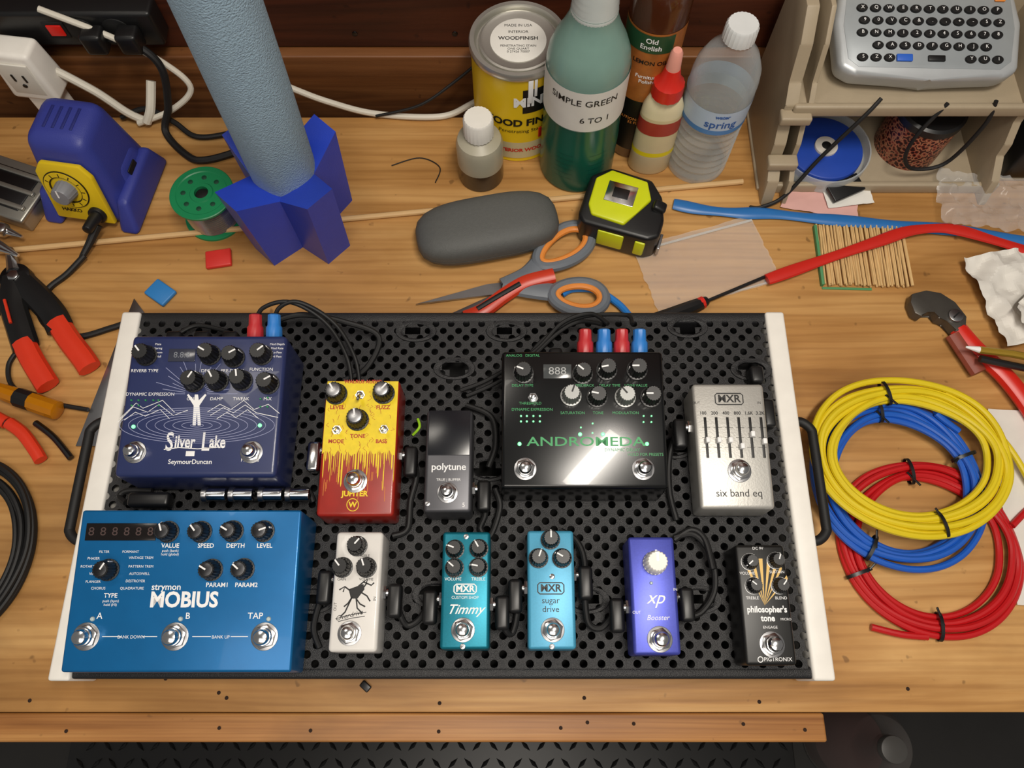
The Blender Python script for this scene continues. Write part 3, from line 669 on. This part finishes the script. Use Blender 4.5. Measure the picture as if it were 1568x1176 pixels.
# tape measure
g=G('tape_measure',(110,449,0),(0,0,-18))
TY=M('tape_yellow','#cdd616',.4)
g.put('rubber_shell',prism([(-38,-26),(-31,-35),(36,-35),(46,-28),(46,-8),(38,18),(23,35),(-21,37),(-38,22)],38,4,3),BLK)
g.put('yellow_cover',prism([(-31,-14),(-25,-25),(9,-27),(18,-10),(28,9),(19,29),(-19,32),(-32,18)],5,2,3),TY,(0,0,36))
g.put('yellow_side',prism([(-14,-36.5),(12,-36.5),(14,-29),(-16,-29)],24,1.5),TY,(0,0,8)); g.put('yellow_side',prism([(24,-36.8),(34,-36.8),(36,-29),(24,-29)],22,1.5),TY,(0,0,8))
g.put('label_plate',bx(30,24,1,.4),CHR,(-3,6,41)); g.put('label_dark',bx(16,12,.6,.2),STD,(-3,6,41.8)); g.put('tape_hook',bx(3,18,12,.5),STL,(48,-20,6)); g.put('lock_button',bx(14,12,8,3),BLK,(36,4,36),(0,20,0))
# tubing right
g=G('blue_heatshrink_tubing',(330,450,0))
TS=M('heatshrink_blue','#2b6fb4',.35); TR=M('heatshrink_red','#c8271d',.35)
wc(g,'tube',[(170,470,3),(200,463,3),(235,459,3),(270,458,3),(318,452,3),(370,447,3),(420,442,3),(475,436,3),(535,424,3)],3,TS,flat=(6.4,2.4),taper=lambda t:1+.15*math.sin(t*25))
g=G('red_heatshrink_tubing',(390,420,0))
wc(g,'tube',[(256,377,8),(290,390,8),(330,405,8),(375,421,9),(408,433,9),(440,437,8),(462,434,8),(490,424,8),(520,412,8),(545,400,8)],3,TR,flat=(6,2.6),taper=lambda t:1+.12*math.sin(t*21))
g=G('bamboo_skewers',(361,407,0),(0,0,-1.5))
bm=bmesh.new()
for i in range(52):
    x=-45+i*1.75; z=1.6+(i%3)*1.1
    sw([(x+random.uniform(-1.5,1.5),-34+random.uniform(-2,2),z),(x+random.uniform(-1.5,1.5),36+random.uniform(-2,2),z)],1.1,6,1,smooth=False,bm=bm)
g.put('sticks',bm,M('bamboo','#d6b27a',.6,var=.2))
g.put('skewer_wrapper',bx(70,3,5.5,.6),M('green_card','#4f8f5e',.6),(-47,0,0),(0,0,90))
g.put('skewer_wrapper_edge',bx(50,2.5,1.2,.3),D.materials['green_card'],(-22,-37,0))
CLR=M('clear_film','#ffffff',.2,clear=.2,bump=.8,bs=60,edge=.2)
CLR2=M('clear_plastic','#e8eef0',.12,clear=.22)
g=G('clear_zip_bag',(198,398,0),(0,0,17)); g.put('bag_film',sheet(132,80,40,26,2.6,3,.04),CLR,(0,0,.3)); g.put('bag_zip',bx(130,2.5,1,.3),CLR2,(0,34,3.4)); g.put('bag_seam',bx(130,1.5,.8,.2),CLR2,(0,-38,2.4))
g=G('precision_screwdriver',(200,355,0))
wc(g,'shaft',[(259,383,6),(190,352,6)],1.8,STD,smooth=False); wc(g,'handle',[(194,354,7),(184,349,7),(160,339,7),(138,331,7)],6,BLK,taper=lambda t:.6+.7*math.sin(min(1,t*1.3+.1)*math.pi*.5))
wc(g,'handle_band',[(190,352,7),(180,347.5,7)],6.4,REDP,smooth=False)
for k in range(3): wc(g,'handle_stripe',[(178,350-k*4,12-abs(k-1)),(146,336-k*4,13-abs(k-1))],1,REDP,smooth=False)
# cable coils right
def coil(name,cx,cy_,rx,ry,z,mat,n,tails,seed,ties):
    random.seed(seed); g=G(name,(cx,cy_,0)); bm=bmesh.new()
    for k in range(n):
        a=random.uniform(-2,2); off=(k-(n-1)/2)*3.9; zz=z+(3.2 if k%2 else 0)
        sw([((rx-12+off)*math.cos(t/20*2*math.pi)+a+1.8*math.sin(t*.9+k),(ry-12+off)*math.sin(t/20*2*math.pi)-a+1.5*math.cos(t*1.1+k),zz+1.2*math.sin(t*.7+k)) for t in range(20)],3.0,10,5,closed=True,bm=bm)
    for t in tails: sw([Vector(q)-g.loc for q in t],3.0,10,6,bm=bm)
    g.put('cable_turns',bm,mat)
    for a in ties:
        a=math.radians(a); x,y=(rx-12)*math.cos(a),(ry-12)*math.sin(a)
        g.put('cable_tie',lat([(13,-1.5),(13,1.5),(12.2,1.5),(12.2,-1.5),(13,-1.5)],28),BLK,(x,y,z+2),(90,0,math.degrees(math.atan2(y,x)))).scale=(.95,.55,1)
        g.put('tie_tail',bx(16,1.8,1.2,.3),BLK,(x*.88,y*.88,z+6),(0,15,math.degrees(a)+25))
    return g
CYL=M('cable_yellow','#dcc41c',.38); CBL=M('cable_blue','#1c5abc',.35); CRD=M('cable_red','#bc151a',.35)
coil('red_cable_coil',369,112,83,80,3.6,CRD,5,[[(352,36,5),(330,38,5),(306,44,4)],[(445,130,6),(470,150,6),(500,165,5)]],1,(95,265,200))
coil('blue_cable_coil',346,168,80,80,13,CBL,5,[[(410,215,16),(390,232,20),(425,222,12),(440,215,8)],],2,(95,240,20))
coil('yellow_cable_coil',358,188,91,74,23,CYL,6,[[(400,250,24),(425,235,20),(452,200,16),(470,160,10),(478,130,5)]],3,(100,280))
# ---------------------------------------------------------------- bottles
g=G('stain_can',(6,573,0))
CY=M('can_yellow','#e0ba1c',.35); CW=M('label_white','#e6e3dc',.5); TIN2=M('can_tin','#d2d0c8',.3,.8)
g.put('can_body',lat([(0,0),(46,0),(46.8,1),(46,3),(46,118),(0,118)],64),CY)
g.put('can_bottom_band',lat([(46.3,5),(46.3,30)],64),M('can_cream','#d0c49a',.4))
g.put('can_black_band',cut(lat([(46.4,74),(46.4,106)],64),lambda q:q.x<4 and q.y<0),INKK)
g.put('can_rim',lat([(46.2,117),(47.6,119),(47.8,123),(46.6,126),(42.5,126),(41,122),(40.5,119),(39,118.6),(38,122.8),(36,123.4),(33,122.4),(0,122.4)],64),TIN2)
g.put('lid_sticker',cy(27,.4,.1,48),CW,(0,0,122.5)); g.tx('MADE IN USA',0,18,4.4,INKK,z=123.1); g.tx('INTERIOR',0,10,4.4,INKK,z=123.1); g.tx('WOODFINISH',0,2,6,INKK,bold=.1,z=123.1); g.tx('PENETRATING STAIN\nONE QUART\n0 27426 70007',0,-11,3.6,INKK,z=123.1)
g.wrap('WOOD FINISH',46.6,60,13,INKK,4,bold=.5); g.wrap('Penetrating Stain',46.6,48,7,INKK,4); g.wrap('MINWAX',46.7,89,17,INK,38,bold=.6); g.wrap('INTERIOR WOOD',46.6,18,7,REDP,4,bold=.3)
g.put('red_seal',bx(14,1,14,.3),REDP,(27,-37.5,34),(0,0,36)); g.put('drip',bx(5,1,30,.4),INK,(12,-45.2,88),(0,0,16)); g.put('drip',bx(3,1,22,.4),INK,(17,-43.4,96),(0,0,21))
FLX=M('flux_bottle','#aca692',.35,coat=.3); LIQ=M('dark_liquid','#33261c',.25,coat=.4)
g=G('flux_bottle',(-33,510,0))
g.put('bottle_body',lat([(24,25),(24,52),(22,58),(13,64),(12.5,70)],40),FLX); g.put('liquid',lat([(0,0),(22,0),(24,2),(24,25),(0,25)],40),LIQ)
g.put('cap',lat([(0,66),(15,66),(14.7,87),(13.4,89),(0,89)],48,lambda r,a,z:r*(1+.02*math.cos(a*24))),CW)
g=G('spray_bottle',(69,524,0))
g.put('bottle_lower',lat([(0,0),(36,0),(39,3),(39,60),(38.2,64),(38.2,96)],48),M('cleaner_green','#1d6450',.22,trans=.25))
g.put('bottle_upper',lat([(38.2,96),(38.2,150),(36.5,162),(32,174),(26,186),(22,196),(20,204),(20,208)],48),M('bottle_haze','#84a69b',.25,trans=.15))
g.put('bottle_neck',lat([(20,204)]+[(20.2-(.9 if i%2 else 0)-i*.22,207+i*3) for i in range(14)]+[(15,252),(0,252)],40),M('neck_haze','#ccd3d0',.35))
g.put('neck_cap',lat([(0,250),(17,250),(16.5,272),(15,274),(0,274)],48,lambda r,a,z:r*(1+.02*math.cos(a*24))),CW)
g.put('masking_label',cut(lat([(39,-26),(39,24)],64),lambda q:q.y>8),CW,(0,0,124))
g.wrap('SIMPLE GREEN',39.3,135,10.5,INKK,-6,bold=.05); g.wrap('6 TO 1',39.3,113,10,INKK,12,bold=.05)
FP=M('faint_print','#123f38',.5)
for s in (-26,26):
    for i in range(0,12,2): g.wrap('________' ,39.2,26+i*3.6,5,FP,s)
g=G('wood_oil_bottle',(131,556,0))
g.put('bottle',lat([(0,0),(25,0),(27,3),(27,195),(24,215),(14,232),(12,255),(0,255)],40),M('oil_brown','#4a2412',.2,coat=.5))
g.put('label',lat([(27.3,88),(27.3,172)],48),M('label_orange','#a8632a',.4,var=.5,vs=90)); g.put('label_bottom',lat([(27.3,16),(27.3,88)],48),M('label_black','#17120e',.35))
g.put('badge',cut(lat([(27.6,150),(27.6,170)],48),lambda q:q.x>14 or q.y>0),M('badge_green','#1f4a2c',.4))
g.wrap('Old\nEnglish',27.9,160,7.5,INK,-14,bold=.15); g.wrap('LEMON OIL',27.6,138,6.5,INKK,-10,bold=.15); g.wrap('Furniture\nPolish',27.6,118,6,INK,-10,bold=.1); g.wrap('CAUTION: HARMFUL\n32 FL OZ',27.6,60,5,ORG,-10,bold=.05)
g=G('glue_bottle',(147,523,0),(0,0,0))
el=lambda r,a,z:r/math.sqrt(math.cos(a)**2+(math.sin(a)/.68)**2)
g.put('bottle',lat([(0,0),(20,0),(22,3),(21,60),(20,92),(15,106),(10,112)],40,el),M('glue_cream','#dfd3ae',.4))
LW=M('glue_label','#d8c9a0',.4)
g.put('label',lat([(21.8,28),(20.9,84)],40,el),LW); g.put('label_red',lat([(21.6,62),(21.1,80)],40,el),M('glue_red','#a8382c',.4)); g.put('label_yellow',lat([(22.0,30),(21.9,36)],40,el),YEL)
g.put('red_cap',lat([(0,108),(15,108),(14.5,122),(9.5,128),(7,140),(0,140)],36,lambda r,a,z:r*(1+.02*math.cos(a*20))),REDP); g.put('nozzle_tip',lat([(0,140),(6.8,140),(5.6,158),(4,161),(0,161)],24),M('tip_pink','#e8a090',.4))
g=G('water_bottle',(199,528,0))
WB=M('pet_clear','#e6eef0',.05,clear=.1,edge=.55)
prof=[(0,3),(20,1),(31,0),(32,5)]+[(31.8-(2.2 if i%2 else 0),9+i*5) for i in range(14)]+[(32,82),(31.8,125),(30,138),(24,152),(15,164),(12.5,170),(12.5,176)]
g.put('bottle',lat(prof,48),WB); g.put('water',lat([(0,3),(29,4),(28,30),(29,60),(29,98),(0,98)],40),M('water_inside','#dbe4e2',.03,clear=.05,edge=.25))
g.put('cap',lat([(0,170),(14.5,170),(14.2,184),(13,186),(0,186)],48,lambda r,a,z:r*(1+.02*math.cos(a*24))),M('cap_white','#d8dada',.4))
g.put('label',lat([(32.3,80),(32.3,110)],48),M('label_pale','#b9cbe0',.4)); g.put('label_edge',lat([(32.4,80),(32.4,86)],48),M('label_blue','#4f86c2',.4)); g.wrap('spring',32.6,94,13,M('txt_blue','#2c5fa8',.5),0,bold=.2); g.wrap('water',32.6,105,6,D.materials['txt_blue'],0,bold=.2)
# ---------------------------------------------------------------- organiser with label maker
BEI=M('organiser_beige','#a6977f',.5,bump=.1)
g=G('desk_organizer',(380,560,0))
def W(x,y,z): return Vector((x,y,z))-g.loc
g.put('bottom_tray',bx(250,134,4,1),BEI,W(385,556,0)); g.put('tray_lip',bx(240,6,14,2),BEI,W(392,488,0))
def sidepanel(x,th):
    pts=[(470,0),(478,30),(500,44),(500,60),(514,78),(514,100),(530,114),(540,150),(560,175),(612,175),(612,0)]
    bm=prism([(a-540,b) for a,b in pts],th,1.5,2); g.put('side_panel',bm,BEI,W(x,540,0),(90,0,90))
sidepanel(262,12); sidepanel(284,5); sidepanel(492,8)
for zz,yy in ((38,492),(84,510)): g.put('side_bracket',bx(30,14,10,2),BEI,W(274,yy,zz))
g.put('rear_panel',bx(240,5,170,1),BEI,W(385,610,0)); g.put('upper_shelf',bx(236,100,5,1),BEI,W(388,562,92)); g.put('shelf_lip',bx(236,7,14,2.5),BEI,W(388,514,88)); 
g.put('right_wing',bx(60,6,120,2),BEI,W(528,575,0)); g.put('right_tray',bx(70,110,4,1),BEI,W(528,556,0))
g=G('label_maker',(392,577,114),(17,0,-1.5))
LG=M('device_silver','#b4b8bb',.38,.3); LD=M('device_dark','#9aa0a4',.4,.2)
g.put('body',prism([(-84,-36),(-70,-44),(0,-47),(70,-44),(84,-36),(88,10),(80,48),(-80,48),(-88,10)],22,6,4),LG,(0,0,1))
g.put('keypad_recess',prism([(-76,-28),(-66,-36),(66,-36),(76,-28),(80,4),(76,38),(-76,38),(-80,4)],1,.4),LD,(0,0,22.4))
for r in range(5):
    for k in range(11):
        if r==0 and 2<k<8: continue
        if r==1 and k in (0,10): continue
        g.put('key',lat([(0,0),(5.4,0),(5.2,1.6),(4.6,2.2),(0,2.4)],20,lambda q,a,z:q/math.sqrt(math.cos(a)**2+(math.sin(a)/.74)**2)),BLK,(-63+k*12.6+(r%2)*2,-27+r*12,23.2))
        g.tx('SZXQWERTYUIOPASDFGHJKLBNM1234567890VC&.,+-'[(r*11+k)%42],-63+k*12.6+(r%2)*2,-27+r*12,4.6,INK,z=25.9)
g.put('space_key',bx(16,6,2.4,1),BLK,(6,-27,23.2)); g.put('code_key',bx(15,7,2.6,1),M('kb','#2f63c8',.4),(-24,-27,23.3))
g.put('orange_key',bx(10,5,2.4,1),ORG,(66,32,23.2))
g=G('spool_case',(333,530,4))
g.put('case_base',cy(47,3,.5,56),CLR2); g.put('case_wall',lat([(47,2),(47,18),(45.5,18),(45.5,2)],56),CLR2); g.put('blue_disc',cy(40,12,2,48),M('disc_blue','#2449ae',.4),(0,0,3)); g.put('disc_hub',cy(12,3,.5),M('hub','#d8d2c8',.5),(0,0,15.2)); g.put('hub_hole',cy(5,.4,.1),INKK,(0,0,18.2))
def paisley():
    m=D.materials.new('paisley'); m.use_nodes=True; nt=m.node_tree; b=nt.nodes['Principled BSDF']
    v=nt.nodes.new('ShaderNodeTexVoronoi'); v.inputs['Scale'].default_value=220; tc=nt.nodes.new('ShaderNodeTexCoord'); nt.links.new(tc.outputs['Object'],v.inputs['Vector'])
    r=nt.nodes.new('ShaderNodeValToRGB'); e=r.color_ramp.elements; e[0].color=lin('#2a0f0c'); e[1].color=lin('#8a3a2c'); e[0].position=.3; e[1].position=.42
    q=e.new(.6); q.color=lin('#b07a5a'); q=e.new(.7); q.color=lin('#3a120e'); nt.links.new(v.outputs['Distance'],r.inputs[0]); nt.links.new(r.outputs[0],b.inputs['Base Color']); b.inputs['Roughness'].default_value=.35; return m
g=G('patterned_tin',(428,545,4)); g.put('tin_body',cy(34,52,2,48),paisley()); g.put('tin_lid',lat([(0,52),(35,52),(35,60),(32,62),(0,61)],48),BLK)
g=G('label_maker_cord',(300,500,0)); wc(g,'cord',[(350,516,108),(338,506,96),(310,492,50),(285,474,12),(262,466,3),(250,466,3)],2,RUB)
wc(g,'cord',[(415,514,104),(400,504,70),(402,500,40),(420,500,22),(450,502,30),(462,508,80),(460,515,106)],2,RUB)
g=G('pink_papers',(325,487,0)); g.put('paper',sheet(80,34,16,8,1.5,5,.05),M('pink_paper','#d8a8a0',.7),(0,-12,1),(0,0,-12)); g.put('paper',sheet(50,24,12,6,1.5,8,.05),CW,(30,-8,3),(0,0,8)); g.put('dark_scrap',bx(38,20,5,1),BLK,(25,-2,8),(10,0,25))
g=G('relay_box',(545,530,4)); g.put('box',bx(50,60,70,5),BLK); g.put('front_label',bx(30,1,14,.3),STL,(0,-30.5,40))
g=G('clear_plastic_bag',(505,466,0),(0,0,-6)); g.put('crumpled_film',sheet(120,66,40,24,13,11,.05,.5),CLR)
# right edge clutter
PAP=M('receipt_paper','#dedad2',.6)
g=G('crumpled_receipt',(502,358,0),(0,0,12)); g.put('paper',sheet(74,100,30,38,12,2,.03,.45),PAP,ang=12); g.put('paper_fold',sheet(60,46,20,16,8,6,.035,.45),PAP,(6,-26,12),(8,14,30),ang=12)
g=G('receipt_strip',(466,150,0),(0,0,-5)); g.put('paper',sheet(46,180,10,40,3,7,.02),PAP,(0,0,.5))
g=G('cutting_pliers',(420,325,0))
HS=M('gunmetal','#5a5752',.42,.6,var=.3)
g.put('head',prism([(-28,24),(-25,33),(-10,37),(4,34),(16,24),(24,8),(20,-6),(10,-8),(4,4),(-4,6),(-6,14),(-14,14),(-20,8),(-26,12)],12,1.2,2),HS,(0,0,2)); g.put('pivot',cy(7,3,.8),STL,(12,8,14)); g.put('pivot_slot',bx(9,1.4,.5),INKK,(12,8,16.8),(0,0,40))
wc(g,'handle',[(436,322,8),(448,300,9),(470,270,10),(488,230,10),(500,180,10)],6,REDP,flat=(9,7)); wc(g,'handle',[(430,316,8),(438,296,8),(446,276,8)],6,M('brown_grip','#8a4434',.5),flat=(8,6))
g=G('ballpoint_pen',(480,290,0)); wc(g,'barrel',[(440,292,26),(470,288,26),(530,274,26)],3.6,M('pen_gold','#b89638',.3,.5),smooth=False); wc(g,'tip',[(428,295,26),(441,292,26)],3,INK,taper=lambda t:.3+.8*t,smooth=False); wc(g,'clip',[(485,286,30),(520,278,30)],1.2,CHR,smooth=False); wc(g,'grip_band',[(440,284,24),(530,262,24)],3.4,BLK,smooth=False)
g=G('plastic_jug',(610,-100,-900))
g.put('jug_body',lat([(0,0),(60,0),(66,8),(66,150),(50,190),(22,206),(20,222)],48),M('jug_clear','#8a8480',.2,clear=.12)); g.put('jug_liquid',lat([(0,2),(62,4),(62,60),(0,60)],40),M('jug_red','#3a1512',.3)); g.put('jug_cap',cy(21,16,2),M('jug_cap','#5a5855',.4),(0,0,220))
# ---------------------------------------------------------------- light and camera
def area(name,loc,target,sx,sy,power,col):
    l=D.lights.new(name,'AREA'); l.shape='RECTANGLE'; l.size=sx; l.size_y=sy; l.energy=power; l.color=col
    o=D.objects.new(name,l); sc.collection.objects.link(o); o.location=loc
    o.rotation_euler=(Vector(target)-Vector(loc)).to_track_quat('-Z','Y').to_euler(); return o
area('shop_light',(.26,.03,1.5),(.03,.22,0),.5,.14,13.5,(1,.93,.83))
area('fill_light',(-.5,.75,1.7),(0,.2,0),.7,.3,8,(1,.93,.82))  # weaker soft fill from above the back of the bench
area('fill_light',(-.1,-.8,1.7),(0,.2,0),1.2,.6,9.5,(1,.92,.82))  # soft fill added behind the camera, stands for no known fixture
wd=D.worlds.new('room_ambient'); sc.world=wd; wd.use_nodes=True; wd.node_tree.nodes['Background'].inputs[0].default_value=(.92,.88,.84,1); wd.node_tree.nodes['Background'].inputs[1].default_value=.18
cam=D.cameras.new('camera'); co=D.objects.new('camera',cam); sc.collection.objects.link(co)
co.location=(0,0,.69); co.rotation_euler=(math.radians(21.2),0,0); cam.lens=27.05; cam.sensor_width=36; cam.clip_start=.01
sc.camera=co
